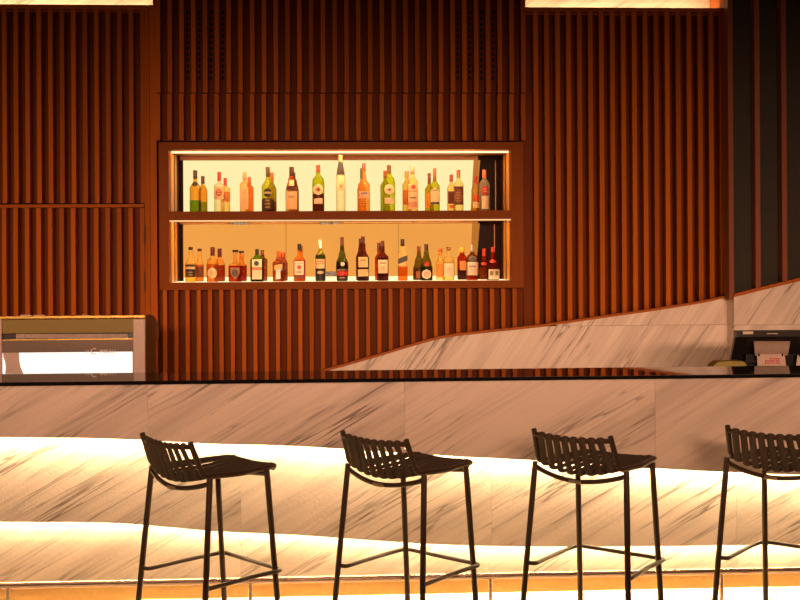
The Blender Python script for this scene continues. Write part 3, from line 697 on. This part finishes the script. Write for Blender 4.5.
# lower shelf, second row
b = LB(199.6, 'whisky bottle with dark maroon label behind the black labelled one'); b.shape([(281, 4.0), (266, 4.0), (257, 2.2), (252, 1.8)], (255, 220, 140), (214, 120, 40), 265); b.cap(248.5, 251.4, 2.1, (86, 30, 20)); b.patch(.2, 266.5, 277, 3.4, (96, 34, 20))
b = LB(219.6, 'maroon bottle half hidden behind the bottle with the round white label'); b.shape([(281, 5.2), (265, 5.2), (261, 3.6), (258, 2.1), (255, 2.0)], (246, 190, 90), (156, 56, 22), 265); b.cap(248.5, 257, 2.1, (84, 24, 22))
b = LB(241.4, 'red amber bottle with black stopper behind the grey shield bottle'); b.shape([(281, 5.0), (265.5, 5.0), (262.5, 2.4), (254, 1.9)], (236, 170, 80), (150, 30, 16), 265.5, square=.8); b.cap(250.8, 253.2, 2.6, DARK, name='stopper'); b.cap(253.4, 258, 1.95, (196, 110, 30), name='neck_sleeve')
b = LB(262.2, 'plain brown square bottle behind the dark green square bottle'); b.shape([(281, 4.9), (260, 4.9), (257, 2.2), (254, 1.7)], (120, 80, 30), (150, 84, 26), 260, square=1., flat=.62); b.cap(250, 255.5, 1.8, (116, 54, 26))
b = LB(283.0, 'brown bottle with orange cap half hidden behind the ribboned amber bottle'); b.shape([(281, 4.4), (263, 4.4), (258, 2.2), (255, 2.1)], (190, 96, 40), (140, 66, 30), 263, square=.9, flat=.8); b.cap(252, 257, 2.2, (220, 104, 40))
b = LB(300.9, 'amber bottle almost hidden behind the cream labelled bourbon'); b.shape([(281, 4.2), (261, 4.2), (257, 2.0), (251, 1.9)], (236, 160, 60), square=.85, flat=.8); b.cap(245.6, 252, 1.9, (150, 84, 36))
b = LB(360.4, 'dark bottle half hidden behind the rum with two cream labels'); b.shape([(281, 4.6), (258, 4.6), (250, 2.3), (244, 1.6)], (110, 34, 20)); b.cap(238.6, 245, 1.7, (52, 26, 20))
b = LB(378.9, 'amber bottle with maroon capsule behind the square cream label bottle'); b.shape(std(4.2, 258, 253, 1.8, 248, 281), (196, 96, 26)); b.cap(242.6, 253, 1.8, (66, 28, 22), name='capsule')
b = LB(418.8, 'dark green bottle half hidden behind the bottle with the red seal'); b.shape([(281, 6.0), (269, 5.8), (262, 4.2), (254, 2.0), (250, 1.7)], (120, 104, 24), (84, 52, 20), 268); b.cap(246, 251.5, 1.9, (110, 50, 32)); b.patch(0, 271, 278, 3.4, (150, 76, 30))
b = LB(440.2, 'clear bottle with amber label and cork left of the squat clear bottle'); b.shape([(281, 4.4), (263, 4.4), (258, 2.6), (251, 1.8)], (255, 216, 130)); b.cap(248.4, 252.2, 2.2, (186, 84, 34), name='cork'); b.cap(252.4, 255, 1.9, (226, 130, 60), name='neck_sleeve'); b.patch(0, 264, 277, 3.6, (226, 124, 44))
b = LB(462.0, 'dark bottle with yellow cap and red shoulders behind the silver pourer bottle'); b.shape([(281, 4.6), (258, 4.6), (254, 2.4), (251, 2.1)], (176, 50, 24), (70, 24, 18), 271, square=.7); b.cap(247, 253.4, 2.3, (240, 168, 40)); b.patch(.2, 261, 270, 3.0, (206, 120, 50))
b = LB(484.0, 'red topped bottle half hidden behind the rightmost squat orange bottle'); b.shape([(281, 4.6), (271, 5.0), (264, 3.4), (256, 2.0)], (150, 50, 24), (196, 96, 34), 268); b.cap(248.5, 261, 1.9, (196, 50, 30), name='capsule'); b.patch(-.4, 262, 265.5, 2.8, (206, 60, 30), 2, 'disc', 'ribbon')

# ------------------------------------------------------------------ bar counter
YC = 5.56
ztop, zund = at(400, 377.9, YC).z, at(400, 381.6, YC).z
xl, xr = at(-90, 400, YC).x, at(905, 400, YC).x
BC = thing('bar_counter', 'long marble clad bar counter with stepped glowing front and black top', 'bar counter', (0, YC + .3, 0))
YCB = YC + .40
obj('countertop', bbox(xl, xr, YC - .012, YCB, zund, ztop, .0015), M_black, BC)
YA, YMd, YL, YS, YK = YC, YC + .085, YC + .165, YC + .170, YC + .25
edge1 = curve([(-90, 435.5), (0, 437.5), (80, 438.3), (140, 440), (200, 443.5), (300, 446.5), (400, 453), (500, 458.8), (560, 462), (660, 468.8), (730, 472.3), (800, 475), (905, 477.5)], 10.)
edge2 = curve([(-90, 521), (0, 522), (110, 523), (160, 526.5), (210, 531), (300, 535.3), (350, 539), (440, 544.5), (520, 546.6), (660, 546.2), (800, 544.5), (905, 543)], 10.)
def cladding(edge, Y, top_z, seams, th=.022):
    cuts = [-90] + list(seams) + [905]
    for a, c in zip(cuts, cuts[1:]):
        ln = [q for q in edge if a < q[0] < c]
        def yat(x):
            for p, q in zip(edge, edge[1:]):
                if p[0] <= x <= q[0]: return p[1] + (q[1] - p[1]) * (x - p[0]) / max(1e-6, q[0] - p[0])
            return edge[-1][1]
        ln = [(a, yat(a))] + ln + [(c, yat(c))]
        pts = [at(x, y, Y) for x, y in ln]
        bot = [(p.x, p.z) for p in pts]
        bot[0] = (bot[0][0] + .0006, bot[0][1]); bot[-1] = (bot[-1][0] - .0006, bot[-1][1])
        bm = bmesh.new(); band(bm, [(x, top_z) for x, z in bot], bot, Y, Y + th); obj('marble_slab', bm, M_bar, BC)
cladding(edge1, YA, zund, (148, 405, 655.5))
cladding(edge2, YMd, zund - .02, (241, 492, 737))
zs1 = at(400, 579.0, YL).z
edge3 = [(x, 583.5) for x in range(-90, 906, 20)]
zb = [at(x, 584, YL) for x, y in edge3]
cuts = [-90, 240, 489, 738, 905]
for a, c in zip(cuts, cuts[1:]):
    p, q = at(a, 560, YL), at(c, 560, YL)
    bm = bmesh.new(); band(bm, [(p.x + .0006, zund - .04), (q.x - .0006, zund - .04)], [(p.x + .0006, zs1), (q.x - .0006, zs1)], YL, YL + .022); obj('marble_slab', bm, M_bar, BC)
zs2 = at(400, 594.5, YS).z
obj('brass_skirting', bbox(xl, xr, YS - .001, YS + .012, zs2, zs1 - .001), M_brass, BC)
obj('kick_plate', bbox(xl, xr, YK, YK + .02, 0, zs2 + .06), M_bar, BC)
obj('carcass', bbox(xl, xr, YK + .021, YCB - .03, .0, zund - .001), M_core, BC)
struct('floor_bench', bbox(xl, xr, YCB + .10, YCB + 1.2, 0, .86), M_core, 'low work bench behind the bar counter')
def led(edge, Y, lift, mat, w=.016):
    pts = [at(x, y, Y) for x, y in edge]
    bm = bmesh.new(); band(bm, [(p.x, p.z + lift + .006) for p in pts], [(p.x, p.z + lift) for p in pts], Y - w / 2, Y + w / 2); obj('light_strip', bm, mat, BC)
led(edge1[::3] + [edge1[-1]], YA + .048, .020, M_led)
led(edge2[::3] + [edge2[-1]], YMd + .048, .020, M_led2)
bm = bmesh.new(); box(bm, xl, xr, YS + .035, YS + .05, zs2 + .014, zs2 + .02); obj('light_strip', bm, M_kick, BC)

# foot rail
FR = thing('foot_rail', 'long metal foot rail on short posts along the bar base', 'rail', (0, YC - .06, 0))
YFR = YC - .06
zr = at(400, 577.6, YFR).z
bm = bmesh.new(); tube(bm, [(xl, YFR, zr), (xr, YFR, zr)], .0155, 16); obj('rail', bm, M_rail, FR, True)
for x in (-233, 8.2, 250.5, 490.5, 721.5):
    if x < -90: continue
    p = at(x, 592, YFR)
    bm = bmesh.new(); tube(bm, [(p.x, YFR, 0.006), (p.x, YFR, zr - .012)], .0095, 12); lathe(bm, [(.028, 0), (.028, .005), (.012, .009)], 16, (p.x, YFR, 0)); obj('post', bm, M_rail, FR, True)

# ------------------------------------------------------------------ bar stools
STOOLS = [(-.532, 5.067, .867), (.302, 5.067, .791), (1.105, 5.075, .708), (1.944, 5.085, .758)]
SLAB = ['dark woven bar stool farthest left, beside the coffee machine end', 'dark woven bar stool second from left, below the middle of the niche',
        'dark woven bar stool third from left, below the stone wainscot', 'dark woven bar stool farthest right, cut by the picture edge']
wr, wf, hd, zr_, zf_, sa, sb, sa2, sb2, zft = .215, .181, .154, .777, .766, .054, .09, .0265, .074, .354
def leg_pt(side, front, z):
    if front: return Vector((side * (wf + sa2 * (zf_ - z)), hd + sb2 * (zf_ - z), z))
    return Vector((side * (wr + sa * (zr_ - z)), -hd - sb * (zr_ - z), z))
def make_stool():
    t = thing('bar_stool', SLAB[0], 'stool', (0, 0, 0), 'bar stools along the counter', world=False)
    for side in (-1, 1):
        for front in (0, 1):
            z1 = (zf_ if front else zr_) + .006
            bm = bmesh.new(); tube(bm, [leg_pt(side, front, .012), leg_pt(side, front, z1)], .0125, 14)
            lg = obj('leg', bm, M_stoolmetal, t, True)
            p = leg_pt(side, front, 0)
            bm = bmesh.new(); lathe(bm, [(.012, 0), (.0145, .003), (.0145, .011), (.013, .014)], 14, (p.x, p.y, 0)); obj('foot_glide', bm, M_darkplastic, lg, True)
    # side frames: back post turning into the seat rail
    def side_path(side):
        return rounded([(side * .179, -hd - .068, .930), (side * .190, -hd - .014, .787), (side * .196, .02, .780), (side * .168, hd + .045, .783)], .035, 6)
    bm = bmesh.new()
    for side in (-1, 1): tube(bm, side_path(side), .0115, 12)
    front = rounded([(-.168, hd + .045, .783), (-.160, hd + .056, .782), (0, hd + .064, .774), (.160, hd + .056, .782), (.168, hd + .045, .783)], .02, 5)
    tube(bm, front, .0115, 12)
    obj('seat_frame', bm, M_stoolmetal, t, True)
    def top_pt(x): return Vector((x, -hd - .066 - .020 * (1 - (x / .178) ** 2), .912 - .010 * (1 - (x / .178) ** 2)))
    bm = bmesh.new(); tube(bm, [top_pt(-.178 + .356 * k / 12) for k in range(13)], .0105, 12); obj('top_rail', bm, M_stoolmetal, t, True)
    bm = bmesh.new()
    a, c = leg_pt(-1, 0, zr_ - .012), leg_pt(1, 0, zr_ - .012)
    tube(bm, [Vector((a.x + (c.x - a.x) * k / 16, a.y - .030 * math.sin(PI * k / 16), a.z - .040 * math.sin(PI * k / 16) ** .8)) for k in range(17)], .010, 12)
    cb = obj('rear_brace', bm, M_stoolmetal, t, True)
    bm = bbox(-.028, .028, a.y - .0435, a.y - .0395, a.z - .048, a.z - .034, .0008); obj('name_plate', bm, M_tag, cb)
    bm = bmesh.new(); a, c = leg_pt(-1, 1, zf_ - .008), leg_pt(1, 1, zf_ - .008)
    tube(bm, [Vector((a.x + (c.x - a.x) * k / 12, a.y, a.z - .012 * math.sin(PI * k / 12))) for k in range(13)], .009, 12); obj('front_brace', bm, M_stoolmetal, t, True)
    # woven straps, from the top rail down the back and forward over the seat
    n = 8
    for i in range(n):
        f = (i + .5) / n * 2 - 1
        xt, xb, xf = f * .158, f * .176, f * .158
        q = 1 - f * f
        tp = top_pt(xt)
        corner = Vector((xb, -hd - .020 - .022 * q, .786 - .030 * q))
        path = [tp + Vector((0, .013, -.006)), tp + Vector((0, .004, .0125)), tp + Vector((0, -.010, .004))]
        path += [tp.lerp(corner, k) + Vector((0, -.006 * (1 - k), 0)) for k in (.25, .6, .85)]
        path += [corner, (xb, -hd + .035, .783 - .026 * q), (xb, .02, .782 - .022 * q),
                 (xf, hd + .020, .790 - .014 * q), (xf, hd + .062, .791 - .010 * q), (xf, hd + .074, .780 - .009 * q), (xf, hd + .058, .768 - .008 * q)]
        path = rounded(path, .02, 4)
        bm = bmesh.new(); tube(bm, path, 0, 12, flat=(.0158, .0072, (1, 0, 0))); obj('strap', bm, M_rope, t, True)
    # foot ring on three sides
    A = leg_pt(-1, 0, zft); Bp = leg_pt(-1, 1, zft)
    xs, yf = abs(Bp.x) + .022, Bp.y + .022
    loop = [(A.x, A.y, zft), (A.x + .040, A.y + .004, zft), (-xs, .05, zft), (-xs, yf, zft), (xs, yf, zft), (xs, .05, zft), (-A.x, A.y, zft)]
    bm = bmesh.new(); tube(bm, rounded(loop, .030, 6), .0092, 12); obj('foot_ring', bm, M_stoolmetal, t, True)
    return t
first = make_stool()
def copy_tree(o, parent=None):
    c = o.copy(); COL.objects.link(c)
    if parent is not None:
        c.parent = parent; c.matrix_parent_inverse = o.matrix_parent_inverse.copy()
    for ch in list(o.children): copy_tree(ch, c)
    return c
extra = [copy_tree(first) for _ in range(3)]
for st, (x, y, th), lab in zip([first] + extra, STOOLS, SLAB):
    st.location = (x, y, 0); st.rotation_euler = (0, 0, -th); st['label'] = lab

# ------------------------------------------------------------------ coffee machine at the left end
YG = 6.56
CM = thing('coffee_machine', 'large espresso machine with bright reflection in its back panel behind the left end of the bar', 'coffee machine', (at(60, 350, YG).x, YG + .25, .86))
def pb(x0, x1, ya, yb, Y0, Y1, bev=0.):
    bm = bmesh.new(); pxbox(bm, x0, x1, ya, yb, Y0, Y1)
    if bev: bmesh.ops.bevel(bm, geom=bm.edges[:], offset=bev, segments=3, affect='EDGES', profile=.6)
    return bm
zb_ = .861
xa, xb = at(-45, 350, YG).x, at(145, 350, YG).x
X0 = at(145.6, 350, YG).x
def on_side(px, py):
    d = at(px, py, 1.0); return at(px, py, X0 / d.x)
obj('body', bbox(xa, X0 - .026, YG + .03, YG + .44, zb_, at(60, 319, YG).z - .045), M_smoke, CM)
obj('top_rim', pb(-45, 145.4, 315.8, 319.0, YG - .008, YG + .028, .004), M_gold, CM)
obj('upper_panel', pb(2, 134.5, 319.2, 333.2, YG + .002, YG + .03, .003), M_olive, CM)
g = obj('vent_slot', pb(3, 134, 333.6, 338.8, YG + .012, YG + .03), M_darkplastic, CM)
bm = bmesh.new()
for k in range(64): pxbox(bm, 16 + k * 1.75, 16 + k * 1.75 + 1.15, 334.0, 338.4, YG + .006, YG + .014)
obj('vent_fin', bm, M_silver, g)
obj('trim_strip', pb(2, 134, 338.9, 340.2, YG - .002, YG + .03, .001), M_gold, CM)
obj('smoked_panel', pb(2, 133.5, 340.3, 352.2, YG + .004, YG + .03), M_smoke, CM)
lp = obj('painted_reflection', pb(2, 132, 352.3, 373.6, YG + .012, YG + .03), M_reflection, CM)  # white room reflection on the machine, built as a glowing sheet
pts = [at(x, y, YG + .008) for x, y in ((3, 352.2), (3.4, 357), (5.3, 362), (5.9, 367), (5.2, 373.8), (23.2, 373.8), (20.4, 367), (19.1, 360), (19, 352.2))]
bm = bmesh.new(); prism(bm, [(p.x, p.z) for p in pts], YG + .006, YG + .012); obj('reflected_post', bm, M_silver, lp)  # brown shape seen in that reflection, built as a solid
obj('lower_panel', bbox(xa, xb - .03, YG + .004, YG + .03, zb_, at(60, 373.8, YG).z), M_smoke, CM)
obj('post', pb(133.2, 145.2, 319, 420, YG - .004, YG + .03, .004), M_silver, CM)
obj('post', pb(-6, 1.8, 319, 420, YG - .004, YG + .03, .004), M_silver, CM)
side = [on_side(*q) for q in ((145.8, 317), (147.5, 315.2), (150.5, 314.4), (153.6, 315.6), (156.4, 319.5), (158.4, 326), (159, 333), (158.3, 338), (156.4, 342), (156.2, 350), (155.8, 372))]
side = [(p.y, p.z) for p in side]
side = side + [(side[-1][0], zb_), (side[0][0], zb_)]
bm = bmesh.new(); A = [bm.verts.new((X0, y, z)) for y, z in side]; B = [bm.verts.new((X0 - .024, y, z)) for y, z in side]; n = len(A)
bm.faces.new(A); bm.faces.new(B[::-1])
for i in range(n): bm.faces.new((A[i], B[i], B[(i + 1) % n], A[(i + 1) % n]))
obj('side_panel', bm, M_brownpanel, CM, True, 30)
for xa_, xb_ in ((20, 32), (34, 45), (82, 88)):
    obj('cup_rail', pb(xa_, xb_, 314.9, 316.2, YG + .01, YG + .024), M_silver, CM)
# lettering on the back panel
def panel_text(txt, px, py, hpx, Y, mat, parent, shear=0.):
    p = at(px, py, Y); s = depth_scale(p.x, Y); vs, fs = text_polys(txt, hpx / s); bm = bmesh.new()
    bv = [bm.verts.new((p.x + u + shear * v, Y, p.z + v)) for u, v in vs]
    for f in fs:
        try: bm.faces.new([bv[i] for i in f])
        except ValueError: pass
    r = bmesh.ops.extrude_face_region(bm, geom=bm.faces[:]); bmesh.ops.translate(bm, verts=[v for v in r['geom'] if isinstance(v, bmesh.types.BMVert)], vec=(0, -.003, 0))
    return obj('lettering', bm, mat, parent)
panel_text('C', 93.5, 351.2, 6.4, YG + .003, M_letter, CM)
panel_text('LA', 87.2, 351.2, 2.4, YG + .003, M_letter, CM)
panel_text('IMBALI', 107.5, 351.4, 3.7, YG + .003, M_letter, CM, .2)

# ------------------------------------------------------------------ till at the right end
YP = 6.40
PT = thing('pos_terminal', 'black till screen seen from behind at the right end of the bar', 'till', (at(775, 350, YP).x, YP + .1, .86))
zc = .861
def tilted(poly, y_low, y_high, th, ya, yb):
    """slab leaning towards the room: y goes from y_low at row yb to y_high at row ya"""
    bm = bmesh.new(); A = []; B = []
    for x, y in poly:
        Y = y_low + (y_high - y_low) * ((yb - y) / (yb - ya)); p = at(x, y, Y); A.append(bm.verts.new(p)); B.append(bm.verts.new(p + Vector((0, th, 0))))
    n = len(A); bm.faces.new(A); bm.faces.new(B[::-1])
    for i in range(n): bm.faces.new((A[i], B[i], B[(i + 1) % n], A[(i + 1) % n]))
    return bm
sc_ = obj('screen_back', tilted([(736, 335), (857, 335), (868, 382), (726, 382)], YP + .09, YP + .005, .03, 335, 382), M_darkplastic, PT)
obj('screen_rim', pb(736.6, 857, 330.3, 336.8, YP - .012, YP + .04, .003), plain('till_rim', (.030, .022, .018), .25), PT)
obj('sticker', pb(743, 753.2, 331.4, 334.2, YP - .0135, YP - .0125), plain('sticker_paper', (.75, .62, .42), .6), PT)
obj('rim_mark', pb(767, 778, 333.2, 334.0, YP - .0135, YP - .0125), M_silver, PT)
obj('pedestal', bbox(at(748, 370, YP).x, at(850, 370, YP).x, YP + .03, YP + .24, zc, at(760, 374, YP).z), M_darkplastic, PT)
obj('base', bbox(at(728, 370, YP).x, at(868, 370, YP).x, YP - .01, YP + .26, zc, zc + .05, .006), M_darkplastic, PT)
obj('printer_slot', pb(746, 800, 354, 372, YP + .004, YP + .03, .004), M_darkplastic, PT)
# paper curling from the till
bm = bmesh.new(); rows = []
for k in range(9):
    t = k / 8; y = 341.2 + (355.5 - 341.2) * t; Y = YP + .012 - .045 * math.sin(PI * (.15 + .6 * t)); rows.append([bm.verts.new(at(x, y, Y)) for x in ((753.8 + 1.2 * t), (772), (790.3 - 2.5 * t))])
for a, c in zip(rows, rows[1:]):
    for i in range(2): bm.faces.new((a[i], a[i + 1], c[i + 1], c[i]))
bmesh.ops.solidify(bm, geom=bm.faces[:], thickness=.0008)
rp = obj('receipt_paper', bm, M_paper, None, True); rp['label'] = 'pale paper strip curling below the rim of the till screen'; rp['category'] = 'paper'
def card(poly, lab, red):
    k = thing('menu_card', lab, 'card', at(poly[3][0], 372, YP - .035))
    bm = bmesh.new(); pts = [at(x, y, YP - .035) for x, y in poly]; zlow = at(poly[2][0], 372, YP).z
    prism(bm, [(p.x, p.z) for p in pts], YP - .036, YP - .034); obj('card_sheet', bm, M_card, k)
    x0, x1 = poly[0][0], poly[1][0]
    obj('holder', pb(x0 - .5, x1 + 3, 367.5, 372.5, YP - .045, YP - .026), M_darkplastic, k)
    hb = at((x0 + x1) / 2, 372.4, YP - .045)
    obj('stem', bbox(hb.x - .012, hb.x + .012, YP - .045, YP - .030, zc - .0005, hb.z + .002), M_darkplastic, k)
    for xx in ((x0 + 2, x1 - 2) if red else (x0 + 2,)):
        obj('clip', pb(xx - .7, xx + .7, 353.6, 356.4, YP - .039, YP - .031), M_darkplastic, k)
    if red:
        bm = bmesh.new()
        for r_ in range(3):
            for j in range(7):
                w = random.uniform(1.1, 1.9); xx = 765.0 + j * 2.2
                if r_ == 0 and j < 2: continue
                pxbox(bm, xx, xx + w, 358.0 + r_ * 2.1, 359.5 + r_ * 2.1, YP - .0372, YP - .036)
        obj('red_print', bm, M_red, k)
card([(757, 354.2), (784.6, 354.2), (786.6, 371), (757.6, 371)], 'cream card with red print clipped in front of the till', True)
card([(797.5, 355), (824, 355), (824, 371), (795.5, 371)], 'plain cream card at the picture edge right of the red printed card', False)
# stand that carries the cards on the work shelf
# olive topped box standing on the bench, just behind the counter edge
YO = 6.22
BX = thing('storage_box', 'olive gold topped box just behind the counter left of the till', 'box', (at(727, 365, YO).x, YO, .8605))
p0 = at(709.5, 366.2, YO); p1 = at(744, 366.2, YO); w = p1.x - p0.x
zt = at(727, 360.6, YO).z; zm = at(727, 367.2, YO).z
bm = bmesh.new()
prism(bm, [(p0.x, zm), (p0.x + w, zm), (p0.x + w * .97, zt - .012), (p0.x + w * .90, zt), (p0.x + w * .20, zt), (p0.x + w * .06, zt - .016)], YO - .05, YO + .05)
bmesh.ops.bevel(bm, geom=bm.edges[:], offset=.003, segments=2, affect='EDGES')
obj('lid', bm, plain('olive_gold', (.33, .27, .045), .4, .2), BX, True, 30)
obj('box_body', bbox(p0.x + .006, p0.x + w - .006, YO - .046, YO + .046, .8605, zm, .002), M_core, BX)
# scanner arm of the till
obj('side_arm', pb(744.5, 757, 360.4, 363.4, YP - .02, YP + .05, .004), M_darkplastic, PT)

# ------------------------------------------------------------------ lights
def area(name, loc, target, size, size_y, energy, col):
    l = bpy.data.lights.new(name, 'AREA'); l.shape = 'RECTANGLE'; l.size = size; l.size_y = size_y; l.energy = energy; l.color = col
    o = bpy.data.objects.new(name, l); COL.objects.link(o); o.location = loc
    o.rotation_euler = (Vector(target) - Vector(loc)).to_track_quat('-Z', 'Y').to_euler()
    return o
room = area('room_light', (.3, 3.3, 2.5), (.35, 5.5, .30), 6.0, .5, 12, (1., .54, .34)); room.data.spread = math.radians(118)
hall = area('hall_light', (.3, -.8, 2.2), (.3, 7.9, 1.40), 9.0, .3, 35, (1., .54, .33)); hall.data.spread = math.radians(28)
area('bench_fill', (.45, 7.05, .93), (.45, YW, 1.75), 4.6, .05, 9, (1., .54, .28))  # added unseen fill behind the counter, brightens the foot of the wall
area('niche_head_light', (.0, YF + .022, zi1 - .004), (.0, YN - .1, zsh_t), xi1 - xi0 - .22, .02, 12, (1., .60, .27))
area('niche_shelf_light', (.0, YF + .035, zsh_b - .011), (.0, YN - .1, z_floor), xi1 - xi0 - .22, .02, 10, (1., .60, .27))
l = bpy.data.lights.new('machine_spot', 'SPOT'); l.energy = 5; l.color = (1., .72, .30); l.spot_size = math.radians(34); l.spot_blend = .6; l.shadow_soft_size = .03
o = bpy.data.objects.new('machine_spot', l); COL.objects.link(o); p = at(100, 318, YG); o.location = (p.x, YG + .2, 3.2); o.rotation_euler = (0, 0, 0)
w = bpy.data.worlds.new('world'); SC.world = w; w.use_nodes = True
w.node_tree.nodes['Background'].inputs[0].default_value = (1., .55, .33, 1); w.node_tree.nodes['Background'].inputs[1].default_value = .045
